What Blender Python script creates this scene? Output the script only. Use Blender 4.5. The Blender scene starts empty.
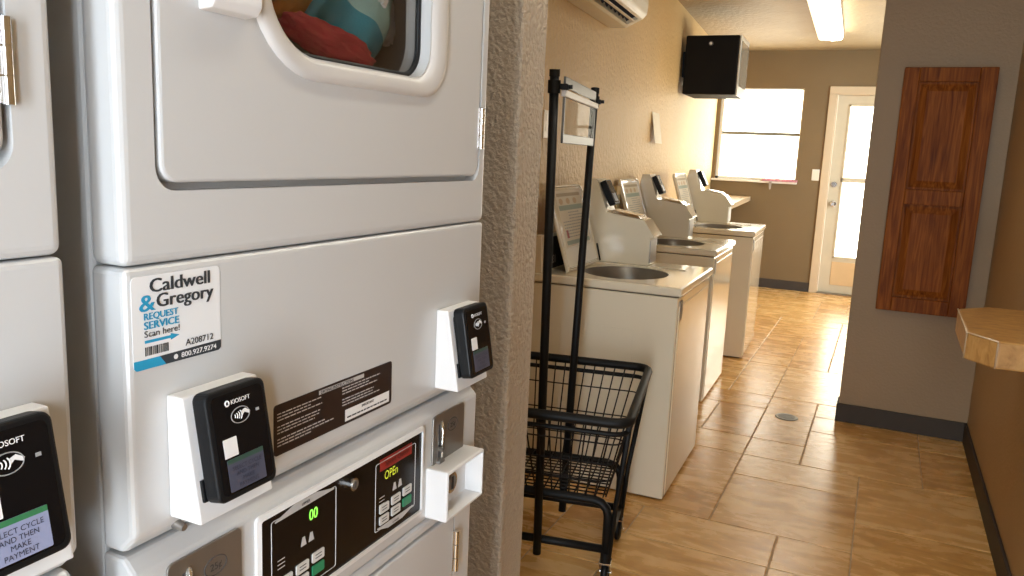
import bpy, bmesh, math, random
from mathutils import Vector, Matrix, noise
R = math.radians
random.seed(7)
S = bpy.context.scene
COL = S.collection

# ------------------------------------------------------------------ camera
F_PX = 800.0
yaw, pitch, roll = R(-24.704), R(-9.802), R(2.558)
fw = Vector((math.sin(yaw)*math.cos(pitch), math.cos(yaw)*math.cos(pitch), math.sin(pitch)))
rt = Vector((math.cos(yaw), -math.sin(yaw), 0)); up = rt.cross(fw)
rt, up = rt*math.cos(roll)+up*math.sin(roll), up*math.cos(roll)-rt*math.sin(roll)
cam_d = bpy.data.cameras.new('camera'); cam = bpy.data.objects.new('camera', cam_d); COL.objects.link(cam)
cam_d.sensor_width = 36.0; cam_d.lens = F_PX/1024*36.0; cam_d.clip_start = 0.02
cam.matrix_world = Matrix(((rt.x, up.x, -fw.x, 0), (rt.y, up.y, -fw.y, 0), (rt.z, up.z, -fw.z, 1.40), (0, 0, 0, 1)))
S.camera = cam

# ------------------------------------------------------------------ world, lights, exposure
W = bpy.data.worlds.new('daylight'); S.world = W; W.use_nodes = True
wn = W.node_tree; wn.nodes.clear()
wo = wn.nodes.new('ShaderNodeOutputWorld'); wb = wn.nodes.new('ShaderNodeBackground')
# a hazy sky: warm white towards the sun (+Y, beyond the back window), blue shade on the other side
wt = wn.nodes.new('ShaderNodeTexCoord'); wx = wn.nodes.new('ShaderNodeSeparateXYZ'); wr = wn.nodes.new('ShaderNodeMapRange'); wc = wn.nodes.new('ShaderNodeValToRGB')
wn.links.new(wt.outputs['Generated'], wx.inputs[0]); wn.links.new(wx.outputs['Y'], wr.inputs[0]); wr.inputs[1].default_value = -1.0; wr.inputs[2].default_value = 1.0
wc.color_ramp.elements[0].position = 0.30; wc.color_ramp.elements[0].color = (1.65, 1.85, 2.05, 1); wc.color_ramp.elements[1].position = 0.55; wc.color_ramp.elements[1].color = (0.66, 0.60, 0.49, 1)
wn.links.new(wr.outputs[0], wc.inputs[0]); wn.links.new(wc.outputs[0], wb.inputs[0]); wb.inputs[1].default_value = 12.0
wn.links.new(wb.outputs[0], wo.inputs[0])
S.view_settings.view_transform = 'Standard'; S.view_settings.look = 'None'
S.view_settings.gamma = 1.0; S.view_settings.use_curve_mapping = False
S.view_settings.exposure = 0.40
S.cycles.use_denoising = True
S.cycles.max_bounces = 10; S.cycles.diffuse_bounces = 6; S.cycles.glossy_bounces = 5
S.cycles.transparent_max_bounces = 12; S.cycles.sample_clamp_indirect = 6.0
S.cycles.caustics_reflective = False; S.cycles.caustics_refractive = False

def portal(loc, rot, sx, sy):
    l = bpy.data.lights.new('daylight_portal', 'AREA'); l.shape = 'RECTANGLE'; l.size = sx; l.size_y = sy
    l.cycles.is_portal = True
    o = bpy.data.objects.new('daylight_portal', l); COL.objects.link(o); o.location = loc; o.rotation_euler = rot
    return o
portal((-1.36, 9.36, 1.69), (R(-90), 0, 0), 0.90, 1.02)        # back window, light goes to -Y
portal((-0.185, 9.36, 1.2), (R(-90), 0, 0), 0.6, 1.7)         # glazed door
portal((1.66, 7.0, 1.4), (0, R(90), 0), 1.0, 2.2)
portal((0.29, -1.68, 1.15), (R(90), 0, 0), 0.42, 2.3)
portal((0.57, -0.98, 1.35), (0, R(90), 0), 1.5, 0.40)         # side opening, added for light from behind right          # the one above is an added, unseen entrance opening

# ------------------------------------------------------------------ materials
MATS = {}
def mat(name, col, rough=0.5, metal=0.0, var=0.0, vscale=8.0, bump=0.0, bscale=60.0, emit=0.0, spec=0.5, coat=0.0, stretch=None, col2=None, detail=4.0):
    if name in MATS: return MATS[name]
    m = bpy.data.materials.new(name); m.use_nodes = True; nt = m.node_tree; N = nt.nodes; L = nt.links
    b = N['Principled BSDF']; b.inputs['Base Color'].default_value = (*col, 1)
    b.inputs['Roughness'].default_value = rough; b.inputs['Metallic'].default_value = metal
    b.inputs['Specular IOR Level'].default_value = spec; b.inputs['Coat Weight'].default_value = coat
    b.inputs['Coat Roughness'].default_value = 0.08
    tc = N.new('ShaderNodeTexCoord'); src = tc.outputs['Object']
    if stretch:
        mp = N.new('ShaderNodeMapping'); mp.inputs['Scale'].default_value = stretch
        L.new(src, mp.inputs['Vector']); src = mp.outputs['Vector']
    if var > 0 or col2:
        n = N.new('ShaderNodeTexNoise'); n.inputs['Scale'].default_value = vscale; n.inputs['Detail'].default_value = detail
        L.new(src, n.inputs['Vector'])
        r = N.new('ShaderNodeValToRGB'); r.color_ramp.elements[0].position = 0.3; r.color_ramp.elements[1].position = 0.7
        c2 = col2 or tuple(min(1, c*(1+var)) for c in col)
        r.color_ramp.elements[0].color = (*(col if col2 else tuple(c*(1-var) for c in col)), 1); r.color_ramp.elements[1].color = (*c2, 1)
        L.new(n.outputs['Fac'], r.inputs['Fac']); L.new(r.outputs['Color'], b.inputs['Base Color'])
    if bump > 0:
        n2 = N.new('ShaderNodeTexNoise'); n2.inputs['Scale'].default_value = bscale; n2.inputs['Detail'].default_value = 3.0
        L.new(src, n2.inputs['Vector'])
        bp = N.new('ShaderNodeBump'); bp.inputs['Strength'].default_value = bump; bp.inputs['Distance'].default_value = 0.01
        L.new(n2.outputs['Fac'], bp.inputs['Height']); L.new(bp.outputs['Normal'], b.inputs['Normal'])
    if emit > 0:
        b.inputs['Emission Color'].default_value = (*col, 1); b.inputs['Emission Strength'].default_value = emit
    MATS[name] = m
    return m

def glass_mat(name, tint=(1, 1, 1), refl=0.5, base=0.03):
    m = bpy.data.materials.new(name); m.use_nodes = True; nt = m.node_tree; N = nt.nodes; N.clear()
    o = N.new('ShaderNodeOutputMaterial'); t = N.new('ShaderNodeBsdfTransparent'); g = N.new('ShaderNodeBsdfGlossy')
    t.inputs[0].default_value = (*tint, 1); g.inputs['Roughness'].default_value = 0.02
    lw = N.new('ShaderNodeLayerWeight'); lw.inputs['Blend'].default_value = 0.5; pw = N.new('ShaderNodeMath'); pw.operation = 'POWER'; pw.inputs[1].default_value = 4.0; nt.links.new(lw.outputs['Facing'], pw.inputs[0])
    f = N.new('ShaderNodeMath'); f.operation = 'MULTIPLY_ADD'; nt.links.new(pw.outputs[0], f.inputs[0]); f.inputs[1].default_value = refl; f.inputs[2].default_value = base
    mx = N.new('ShaderNodeMixShader'); nt.links.new(f.outputs[0], mx.inputs[0]); nt.links.new(t.outputs[0], mx.inputs[1]); nt.links.new(g.outputs[0], mx.inputs[2])
    nt.links.new(mx.outputs[0], o.inputs[0]); return m

enamel = mat('white_enamel', (0.54, 0.545, 0.545), 0.28, var=0.015, vscale=3, coat=0.15)
enamel_w = mat('washer_enamel', (0.73, 0.665, 0.52), 0.10, var=0.02, vscale=3, coat=0.4)
white_pl = mat('white_powder_coat', (0.72, 0.72, 0.72), 0.45, var=0.01)
rim_pl = mat('window_rim_plastic', (0.57, 0.555, 0.54), 0.35, var=0.02)
gap_dk = mat('dark_gap', (0.05, 0.05, 0.055), 0.8, var=0.1)
blk = mat('black_plastic', (0.006, 0.0065, 0.0075), 0.45, var=0.1, spec=0.25, bump=0.03, bscale=400)
blk_gloss = mat('glossy_black', (0.004, 0.004, 0.005), 0.12, var=0.1, spec=0.25)
pan_blk = mat('control_film', (0.008, 0.005, 0.004), 0.25, var=0.1, spec=0.25)
brown_film = mat('placard_film', (0.022, 0.012, 0.010), 0.35, var=0.1)
chrome = mat('chrome', (0.75, 0.74, 0.72), 0.15, 1.0, var=0.05)
steel = mat('brushed_plate', (0.30, 0.285, 0.265), 0.42, 0.85, var=0.08, vscale=30, stretch=(1, 1, 0.05))
ink_w = mat('ink_white', (0.75, 0.75, 0.75), 0.5, var=0.01)
ink_g = mat('ink_grey', (0.30, 0.30, 0.30), 0.5, var=0.01)
ink_l = mat('ink_light_grey', (0.48, 0.47, 0.46), 0.5, var=0.01)
ink_d = mat('ink_slate', (0.035, 0.042, 0.05), 0.45, var=0.01)
ink_c = mat('ink_cyan', (0.02, 0.30, 0.52), 0.45, var=0.01)
ink_r = mat('ink_red', (0.28, 0.02, 0.015), 0.4, var=0.01)
ink_gr = mat('ink_green', (0.02, 0.22, 0.10), 0.4, var=0.01)
ink_sage = mat('ink_sage', (0.30, 0.36, 0.30), 0.5, var=0.01)
paper = mat('sticker_white', (0.74, 0.75, 0.76), 0.4, var=0.01)
lid_paper = mat('lid_label', (0.66, 0.60, 0.48), 0.5, var=0.03)
led_g = mat('led_green', (0.35, 1.0, 0.12), 0.5, emit=0.35)
led_y = mat('led_yellow', (0.75, 0.85, 0.05), 0.5, emit=0.2)
scr = mat('lcd', (0.055, 0.058, 0.085), 0.3, emit=0.15, var=0.02)
scr_on = mat('lcd_lit', (0.20, 0.22, 0.33), 0.3, emit=0.30, var=0.02)
scr_gr = mat('lcd_green_bar', (0.03, 0.065, 0.05), 0.3, emit=0.1, var=0.02)
scr_gr_on = mat('lcd_green_bar_lit', (0.03, 0.14, 0.06), 0.3, emit=0.25, var=0.02)
scr_tx = mat('lcd_text', (0.03, 0.033, 0.055), 0.4, var=0.02)
tint_glass = glass_mat('dryer_glass', (0.80, 0.78, 0.76))
clear_glass = glass_mat('window_glass', (0.97, 0.98, 0.98))
acrylic = glass_mat('acrylic', (0.90, 0.89, 0.87), 0.03, 0.006)

def wall_mat(name, col, bs=0.35, sc=75, var=0.04, rough=0.55):
    return mat(name, col, rough, var=var, vscale=2.5, bump=bs, bscale=sc)
front_gl = mat('glossy_front', (0.75, 0.69, 0.56), 0.14, var=0.02, vscale=3, coat=0.6)
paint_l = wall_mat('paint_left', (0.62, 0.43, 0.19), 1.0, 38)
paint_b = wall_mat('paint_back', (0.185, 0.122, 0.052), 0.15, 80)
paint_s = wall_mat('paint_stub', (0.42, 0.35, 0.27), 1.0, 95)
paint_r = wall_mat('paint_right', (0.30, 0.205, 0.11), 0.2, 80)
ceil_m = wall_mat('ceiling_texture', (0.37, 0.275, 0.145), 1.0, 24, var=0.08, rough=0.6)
base_m = mat('baseboard_vinyl', (0.060, 0.048, 0.038), 0.6, var=0.06, spec=0.2)
trim_m = mat('trim_paint', (0.60, 0.47, 0.30), 0.4, var=0.02)
door_m = mat('door_paint', (0.60, 0.52, 0.36), 0.4, var=0.03)
kick_m = mat('kick_panel', (0.68, 0.48, 0.25), 0.45, var=0.04)
win_m = mat('window_frame_paint', (0.78, 0.74, 0.62), 0.4, var=0.02)

def tile_mat(name, c0, c1, c2, rough, sc=1.0):
    m = bpy.data.materials.new(name); m.use_nodes = True; nt = m.node_tree; N = nt.nodes; L = nt.links; b = N['Principled BSDF']
    tc = N.new('ShaderNodeTexCoord'); at = N.new('ShaderNodeAttribute'); at.attribute_name = 'tile_rand'
    ad = N.new('ShaderNodeVectorMath'); ad.operation = 'MULTIPLY_ADD'
    cb = N.new('ShaderNodeCombineXYZ'); L.new(at.outputs['Fac'], cb.inputs[0]); L.new(at.outputs['Fac'], cb.inputs[1]); L.new(at.outputs['Fac'], cb.inputs[2])
    L.new(cb.outputs[0], ad.inputs[0]); ad.inputs[1].default_value = (37, 91, 53); L.new(tc.outputs['Object'], ad.inputs[2])
    mp = N.new('ShaderNodeMapping'); mp.inputs['Scale'].default_value = (1.0*sc, 3.0*sc, 1.0*sc); L.new(ad.outputs[0], mp.inputs[0])
    n = N.new('ShaderNodeTexNoise'); n.inputs['Scale'].default_value = 4.5; n.inputs['Detail'].default_value = 7; n.inputs['Roughness'].default_value = 0.62; n.inputs['Distortion'].default_value = 0.6
    L.new(mp.outputs[0], n.inputs['Vector'])
    mr = N.new('ShaderNodeMath'); mr.operation = 'MULTIPLY_ADD'; L.new(at.outputs['Fac'], mr.inputs[0]); mr.inputs[1].default_value = 0.22; mr.inputs[2].default_value = -0.11
    sm = N.new('ShaderNodeMath'); sm.operation = 'ADD'; L.new(n.outputs['Fac'], sm.inputs[0]); L.new(mr.outputs[0], sm.inputs[1])
    r = N.new('ShaderNodeValToRGB'); e = r.color_ramp.elements
    e[0].position = 0.28; e[0].color = (*c0, 1); e[1].position = 0.72; e[1].color = (*c2, 1); k = e.new(0.5); k.color = (*c1, 1)
    L.new(sm.outputs[0], r.inputs['Fac']); L.new(r.outputs['Color'], b.inputs['Base Color'])
    b.inputs['Roughness'].default_value = rough
    rm = N.new('ShaderNodeMapRange'); rm.inputs[3].default_value = rough-0.06; rm.inputs[4].default_value = rough+0.12; L.new(n.outputs['Fac'], rm.inputs[0]); L.new(rm.outputs[0], b.inputs['Roughness'])
    bp = N.new('ShaderNodeBump'); bp.inputs['Strength'].default_value = 0.12; bp.inputs['Distance'].default_value = 0.006; L.new(n.outputs['Fac'], bp.inputs['Height']); L.new(bp.outputs['Normal'], b.inputs['Normal'])
    return m
tile_m = tile_mat('travertine_tile', (0.46, 0.225, 0.06), (0.68, 0.395, 0.13), (0.82, 0.55, 0.24), 0.24)
ledge_m = tile_mat('ledge_tile', (0.30, 0.14, 0.035), (0.47, 0.25, 0.075), (0.58, 0.34, 0.12), 0.42, 4.0)
grout_m = mat('grout', (0.46, 0.33, 0.20), 0.8, var=0.15, vscale=20)

def wood_mat(name, c0, c1, c2, rough):
    m = bpy.data.materials.new(name); m.use_nodes = True; nt = m.node_tree; N = nt.nodes; L = nt.links; b = N['Principled BSDF']
    tc = N.new('ShaderNodeTexCoord'); mp = N.new('ShaderNodeMapping'); mp.inputs['Scale'].default_value = (38, 38, 2.2); L.new(tc.outputs['Object'], mp.inputs[0])
    n = N.new('ShaderNodeTexNoise'); n.inputs['Scale'].default_value = 1.6; n.inputs['Detail'].default_value = 6; n.inputs['Distortion'].default_value = 1.2; L.new(mp.outputs[0], n.inputs['Vector'])
    r = N.new('ShaderNodeValToRGB'); e = r.color_ramp.elements; e[0].position = 0.3; e[0].color = (*c0, 1); e[1].position = 0.75; e[1].color = (*c2, 1); k = e.new(0.52); k.color = (*c1, 1)
    L.new(n.outputs['Fac'], r.inputs['Fac']); L.new(r.outputs['Color'], b.inputs['Base Color']); b.inputs['Roughness'].default_value = rough; b.inputs['Specular IOR Level'].default_value = 0.10
    bp = N.new('ShaderNodeBump'); bp.inputs['Strength'].default_value = 0.08; bp.inputs['Distance'].default_value = 0.004; L.new(n.outputs['Fac'], bp.inputs['Height']); L.new(bp.outputs['Normal'], b.inputs['Normal'])
    return m
wood = wood_mat('cherry_stained_oak', (0.105, 0.025, 0.003), (0.215, 0.060, 0.008), (0.33, 0.11, 0.018), 0.5)
counter_m = mat('counter_laminate', (0.62, 0.47, 0.29), 0.22, var=0.08, vscale=6)

# ------------------------------------------------------------------ mesh building
class MB:
    """collects shapes; build() links them as ONE mesh object"""
    def __init__(s): s.v = []; s.f = []; s.m = []; s.sm = []; s.mats = []
    def mi(s, m):
        if m not in s.mats: s.mats.append(m)
        return s.mats.index(m)
    def add(s, verts, faces, m, smooth=False, M=None):
        o = len(s.v); k = s.mi(m)
        s.v += [tuple(M @ Vector(p)) if M else tuple(p) for p in verts]
        for f in faces: s.f.append([o+i for i in f]); s.m.append(k); s.sm.append(smooth)
        return s
    def addbm(s, bm, m, smooth=False, M=None):
        bm.verts.index_update()
        s.add([v.co for v in bm.verts], [[v.index for v in f.verts] for f in bm.faces], m, smooth, M); bm.free(); return s
    def addmesh(s, me, m, smooth=False, M=None):
        return s.add([v.co for v in me.vertices], [list(p.vertices) for p in me.polygons], m, smooth, M)
    def box(s, x0, x1, y0, y1, z0, z1, m, bev=0.0, seg=2, M=None):
        bm = bmesh.new(); bmesh.ops.create_cube(bm, size=1)
        for v in bm.verts: v.co = Vector(((x0+x1)/2+v.co.x*(x1-x0), (y0+y1)/2+v.co.y*(y1-y0), (z0+z1)/2+v.co.z*(z1-z0)))
        if bev > 0: bmesh.ops.bevel(bm, geom=bm.edges[:], offset=bev, segments=seg, profile=0.5, affect='EDGES')
        return s.addbm(bm, m, False, M)
    def prism(s, poly, axis, a0, a1, m, bev=0.0, M=None, seg=2):
        """poly: 2-D outline in the two other axes (x: (y,z), y: (x,z), z: (x,y)) extruded from a0 to a1"""
        def P(p, a): return {'x': (a, p[0], p[1]), 'y': (p[0], a, p[1]), 'z': (p[0], p[1], a)}[axis]
        bm = bmesh.new(); A = [bm.verts.new(P(p, a0)) for p in poly]; Bv = [bm.verts.new(P(p, a1)) for p in poly]; n = len(poly)
        bm.faces.new(A[::-1]); bm.faces.new(Bv)
        for i in range(n): bm.faces.new((A[i], A[(i+1) % n], Bv[(i+1) % n], Bv[i]))
        bmesh.ops.recalc_face_normals(bm, faces=bm.faces[:])
        if bev > 0:
            ed = [e for e in bm.edges if len(e.link_faces) == 2 and e.calc_face_angle(0) > 0.5]
            bmesh.ops.bevel(bm, geom=ed, offset=bev, segments=seg, profile=0.5, affect='EDGES')
        return s.addbm(bm, m, False, M)
    def tube(s, pts, r, m, seg=8, closed=False, M=None, caps=True):
        pts = [Vector(p) for p in pts]; n = len(pts); rings = []; V = []; Fc = []
        prev = None
        for i, p in enumerate(pts):
            if closed: t = (pts[(i+1) % n]-pts[i-1]).normalized()
            else: t = (pts[min(i+1, n-1)]-pts[max(i-1, 0)]).normalized()
            if prev is None:
                a = Vector((0, 0, 1)) if abs(t.z) < 0.9 else Vector((1, 0, 0)); u = t.cross(a).normalized()
            else: u = (prev-t*prev.dot(t)).normalized()
            prev = u; w = t.cross(u)
            for k in range(seg):
                an = 2*math.pi*k/seg; V.append(p+u*(r*math.cos(an))+w*(r*math.sin(an)))
        for i in range(n if closed else n-1):
            j = (i+1) % n
            for k in range(seg): Fc.append((i*seg+k, i*seg+(k+1) % seg, j*seg+(k+1) % seg, j*seg+k))
        if not closed and caps: Fc.append(list(range(seg))[::-1]); Fc.append([(n-1)*seg+k for k in range(seg)])
        return s.add(V, Fc, m, seg > 4, M)
    def cyl(s, p0, p1, r0, m, r1=None, seg=20, M=None):
        r1 = r0 if r1 is None else r1; p0 = Vector(p0); p1 = Vector(p1); t = (p1-p0).normalized()
        a = Vector((0, 0, 1)) if abs(t.z) < 0.9 else Vector((1, 0, 0)); u = t.cross(a).normalized(); w = t.cross(u)
        ang = [2*math.pi*k/seg for k in range(seg)]
        V = [p0+u*(r0*math.cos(q))+w*(r0*math.sin(q)) for q in ang]+[p1+u*(r1*math.cos(q))+w*(r1*math.sin(q)) for q in ang]
        s.add(V, [(k, (k+1) % seg, seg+(k+1) % seg, seg+k) for k in range(seg)], m, True, M)
        return s.add(V, [list(range(seg))[::-1], list(range(seg, 2*seg))], m, False, M)
    def torus(s, c, axis, R0, r, m, seg=28, sub=8, M=None):
        c = Vector(c); t = Vector(axis).normalized(); a = Vector((0, 0, 1)) if abs(t.z) < 0.9 else Vector((1, 0, 0)); u = t.cross(a).normalized(); w = t.cross(u)
        return s.tube([c+u*(R0*math.cos(2*math.pi*k/seg))+w*(R0*math.sin(2*math.pi*k/seg)) for k in range(seg)], r, m, sub, True, M)
    def loft(s, loops, m, smooth=True, capa=False, capb=False, M=None):
        n = len(loops[0]); V = [p for l in loops for p in l]; Fc = []
        for i in range(len(loops)-1):
            for k in range(n): Fc.append((i*n+k, i*n+(k+1) % n, (i+1)*n+(k+1) % n, (i+1)*n+k))
        if capa: Fc.append(list(range(n))[::-1])
        if capb: Fc.append([(len(loops)-1)*n+k for k in range(n)])
        return s.add(V, Fc, m, smooth, M)
    def text(s, body, size, o, r, u, m, align='LEFT', bold=0.0, sx=1.0, lift=0.0004, w=None):
        me = text_mesh(body, align, 0.0); o = Vector(o)
        if w: xs = [v.co.x for v in me.vertices]; sx = w/((max(xs)-min(xs))*size)
        r = Vector(r).normalized(); u = Vector(u).normalized(); n = r.cross(u)
        if bold > 0:                                          # heavier strokes: the same letters again, a hair to either side
            for k in (-1, 1): s.add([o+r*(v.co.x*size*sx+k*bold*size)+u*(v.co.y*size)+n*(lift+0.00008*k) for v in me.vertices], [list(p.vertices) for p in me.polygons], m)
        return s.add([o+r*(v.co.x*size*sx)+u*(v.co.y*size)+n*lift for v in me.vertices], [list(p.vertices) for p in me.polygons], m)
    def mesh(s, name):
        me = bpy.data.meshes.new(name); me.from_pydata(s.v, [], s.f)
        for m in s.mats: me.materials.append(m)
        me.polygons.foreach_set('material_index', s.m); me.polygons.foreach_set('use_smooth', s.sm)
        bm = bmesh.new(); bm.from_mesh(me); bmesh.ops.recalc_face_normals(bm, faces=bm.faces[:]); bm.to_mesh(me); bm.free()
        me.update(); return me
    def build(s, name, parent=None, loc=None, rot=None):
        o = bpy.data.objects.new(name, s.mesh(name)); COL.objects.link(o)
        if parent: o.parent = parent
        if loc: o.location = loc
        if rot: o.rotation_euler = rot
        return o

TXT = {}
def text_mesh(body, align='LEFT', bold=0.0):
    k = (body, align, bold)
    if k not in TXT:
        c = bpy.data.curves.new('lettering', 'FONT'); c.body = body; c.align_x = align; c.offset = bold; c.resolution_u = 3
        o = bpy.data.objects.new('lettering', c); COL.objects.link(o)
        dg = bpy.context.evaluated_depsgraph_get(); TXT[k] = bpy.data.meshes.new_from_object(o.evaluated_get(dg))
        bpy.data.objects.remove(o); bpy.data.curves.remove(c)
    return TXT[k]

def rrect(a0, a1, b0, b1, r, n=6):
    out = []
    rr = r if isinstance(r, (list, tuple)) else (r,)*4          # corners: a1b1, a0b1, a0b0, a1b0
    for (ca, cb, st), q in zip(((a1, b1, 0), (a0, b1, 90), (a0, b0, 180), (a1, b0, 270)), rr):
        sa = -1 if ca == a1 else 1; sb = -1 if cb == b1 else 1
        for k in range(n+1):
            t = R(st+90*k/n); out.append((ca+sa*q+q*math.cos(t), cb+sb*q+q*math.sin(t)))
    return out

def cut(a, b, m):
    """mesh of builder a minus builder b"""
    oa = bpy.data.objects.new('a', a.mesh('a')); ob = bpy.data.objects.new('b', b.mesh('b'))
    COL.objects.link(oa); COL.objects.link(ob)
    md = oa.modifiers.new('cut', 'BOOLEAN'); md.operation = 'DIFFERENCE'; md.object = ob; md.solver = 'EXACT'
    dg = bpy.context.evaluated_depsgraph_get(); me = bpy.data.meshes.new_from_object(oa.evaluated_get(dg))
    bpy.data.objects.remove(oa); bpy.data.objects.remove(ob)
    k = MB(); k.addmesh(me, m); return k

def tag(o, label=None, cat=None, group=None, kind=None):
    if label: o['label'] = label
    if cat: o['category'] = cat
    if group: o['group'] = group
    if kind: o['kind'] = kind
    return o
def thing(name, label, cat, loc=(0, 0, 0), rz=0.0, group=None):
    o = bpy.data.objects.new(name, None); COL.objects.link(o); o.location = loc; o.rotation_euler = (0, 0, rz); o.empty_display_size = 0.1
    return tag(o, label, cat, group)
def struct(name, mb, label=None):
    o = mb.build(name); o['kind'] = 'structure'
    if label: o['label'] = label
    return o
def copy_tree(o, parent=None):
    c = o.copy(); COL.objects.link(c)
    if parent: c.parent = parent
    for ch in [q for q in bpy.data.objects if q.parent == o and q != c]: copy_tree(ch, c)
    return c

# ================================================================== the room
H = 2.577
LW = lambda y: -1.42-0.0765*(y-3.8)       # the left wall of the back room runs slightly askew
LANG = math.atan(0.0765)
# floor: travertine in mixed rectangles over grout
UX, UY, X0, Y0 = 0.26, 0.2695, 0.026, 2.752
fixed = [(-2, 1, 2, 2), (-1+0, 0, 1, 1)]
cells = {}; tiles = []
def put(c, r, w, h):
    for i in range(w):
        for j in range(h):
            if (c+i, r+j) in cells: return False
    for i in range(w):
        for j in range(h): cells[(c+i, r+j)] = 1
    tiles.append((c, r, w, h)); return True
# column c spans X0+c*UX .. ; c=-1 is -0.234..0.026
for t in [(-2, 1, 2, 2), (-2, 3, 2, 1), (-2, 4, 1, 1), (-1, 4, 2, 2), (-2, 5, 1, 3), (-4, 1, 2, 1), (-4, 2, 2, 2), (-3, 0, 2, 1), (-1, 0, 1, 1), (0, 0, 2, 2), (0, 2, 2, 2), (-4, 4, 2, 1),
          (-3, 5, 1, 2), (-1, 6, 2, 1), (-4, -1, 3, 1), (-1, -1, 1, 1), (-3, 7, 2, 1), (-3, 8, 1, 3), (-2, 8, 2, 3), (-3, 11, 1, 1), (-2, 11, 1, 4), (-1, 11, 1, 2), (-3, 12, 1, 3), (-3, 15, 2, 2), (-1, 13, 2, 2)]: put(*t)
rs = random.Random(3)
for r in range(-17, 26):
    for c in range(-7, 8):
        if (c, r) in cells: continue
        opts = [(2, 2), (2, 1), (1, 2), (2, 3), (1, 1), (3, 2)]; rs.shuffle(opts)
        for w, h in opts+[(1, 1)]:
            if c+w <= 8 and r+h <= 26 and put(c, r, w, h): break
fl = MB(); fl.box(-2.1, 2.1, -1.8, 9.6, -0.06, -0.0025, grout_m)
rnd = []
for c, r, w, h in tiles:
    g = 0.0022; x0, x1 = X0+c*UX+g, X0+(c+w)*UX-g; y0, y1 = Y0+r*UY+g, Y0+(r+h)*UY-g; e = 0.003
    b = len(fl.f)
    V = [(x0, y0, -0.0026), (x1, y0, -0.0026), (x1, y1, -0.0026), (x0, y1, -0.0026), (x0+e, y0+e, 0), (x1-e, y0+e, 0), (x1-e, y1-e, 0), (x0+e, y1-e, 0)]
    fl.add(V, [(4, 5, 6, 7), (0, 1, 5, 4), (1, 2, 6, 5), (2, 3, 7, 6), (3, 0, 4, 7)], tile_m)
    rnd.append((b, len(fl.f), rs.random()))
floor = struct('floor', fl)
at = floor.data.attributes.new('tile_rand', 'FLOAT', 'FACE')
vals = [0.0]*len(floor.data.polygons)
for a, b, q in rnd:
    for i in range(a, b): vals[i] = q
at.data.foreach_set('value', vals)

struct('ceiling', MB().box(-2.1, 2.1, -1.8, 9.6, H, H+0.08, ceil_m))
# left wall of the back room (askew), as a prism
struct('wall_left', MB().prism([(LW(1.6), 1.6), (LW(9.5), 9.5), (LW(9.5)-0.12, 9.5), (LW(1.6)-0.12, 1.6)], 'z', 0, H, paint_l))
struct('wall_behind_dryers', MB().box(-1.50, -1.36, -1.75, 1.6, 0, H, paint_s))
struct('wall_stub', MB().box(-1.5, -0.708, 1.54, 1.665, 0, H, paint_s, bev=0.006))
# back wall with window and door openings
YB = 9.27
bw = MB()
for x0, x1, z0, z1 in [(-2.05, -1.80, 0, H), (-1.80, -0.925, 0, 1.185), (-1.80, -0.925, 2.18, H), (-0.925, -0.60, 0, H), (-0.60, 0.23, 2.13, H), (0.23, 1.9, 0, H)]:
    bw.box(x0, x1, YB, YB+0.14, z0, z1, paint_b)
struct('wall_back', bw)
# wall with the wooden cabinet, right wall, side wall of the back room
struct('wall_cabinet_side', MB().box(-0.117, 1.9, 4.64, 4.76, 0, H, paint_r, bev=0.004))
paint_r_lit = wall_mat('paint_right_lit', (0.40, 0.275, 0.145), 0.2, 80)  # cabinet-side paint made brighter, as if more light fell on this wall
struct('wall_right', MB().box(0.507, 0.63, -0.78, 4.64, 0, H, paint_r_lit).box(0.507, 0.63, -1.75, -1.18, 0, H, paint_r).box(0.507, 0.63, -1.18, -0.78, 0, 0.6, paint_r).box(0.507, 0.63, -1.18, -0.78, 2.1, H, paint_r))  # unseen gap added behind the viewer to light the dryer sides
sw = MB()
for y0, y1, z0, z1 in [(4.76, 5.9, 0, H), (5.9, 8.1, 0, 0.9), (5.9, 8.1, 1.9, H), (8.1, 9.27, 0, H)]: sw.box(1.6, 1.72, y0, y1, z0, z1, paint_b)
struct('wall_back_room_side', sw)
# wall behind the viewer, with an unseen opening added to light the dryers
rw = MB()
for x0, x1, z0, z1 in [(-1.5, 0.08, 0, H), (0.08, 0.50, 2.3, H), (0.50, 0.63, 0, H)]: rw.box(x0, x1, -1.75, -1.62, z0, z1, paint_b)
struct('wall_front', rw)
# baseboards
struct('baseboard_cabinet_side', MB().box(-0.124, 0.507, 4.628, 4.64, 0, 0.102, base_m, bev=0.003).box(-0.127, -0.117, 4.628, 4.77, 0, 0.102, base_m, bev=0.003))
struct('baseboard_right', MB().box(0.495, 0.507, -1.6, 4.628, 0, 0.102, base_m, bev=0.003))
struct('baseboard_back', MB().box(-1.83, -0.672, YB-0.012, YB, 0, 0.102, base_m, bev=0.003))
bl = MB().prism([(LW(1.68), 1.68), (LW(9.25), 9.25), (LW(9.25)+0.012, 9.25), (LW(1.68)+0.012, 1.68)], 'z', 0, 0.10, base_m)
struct('baseboard_left', bl)

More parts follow.
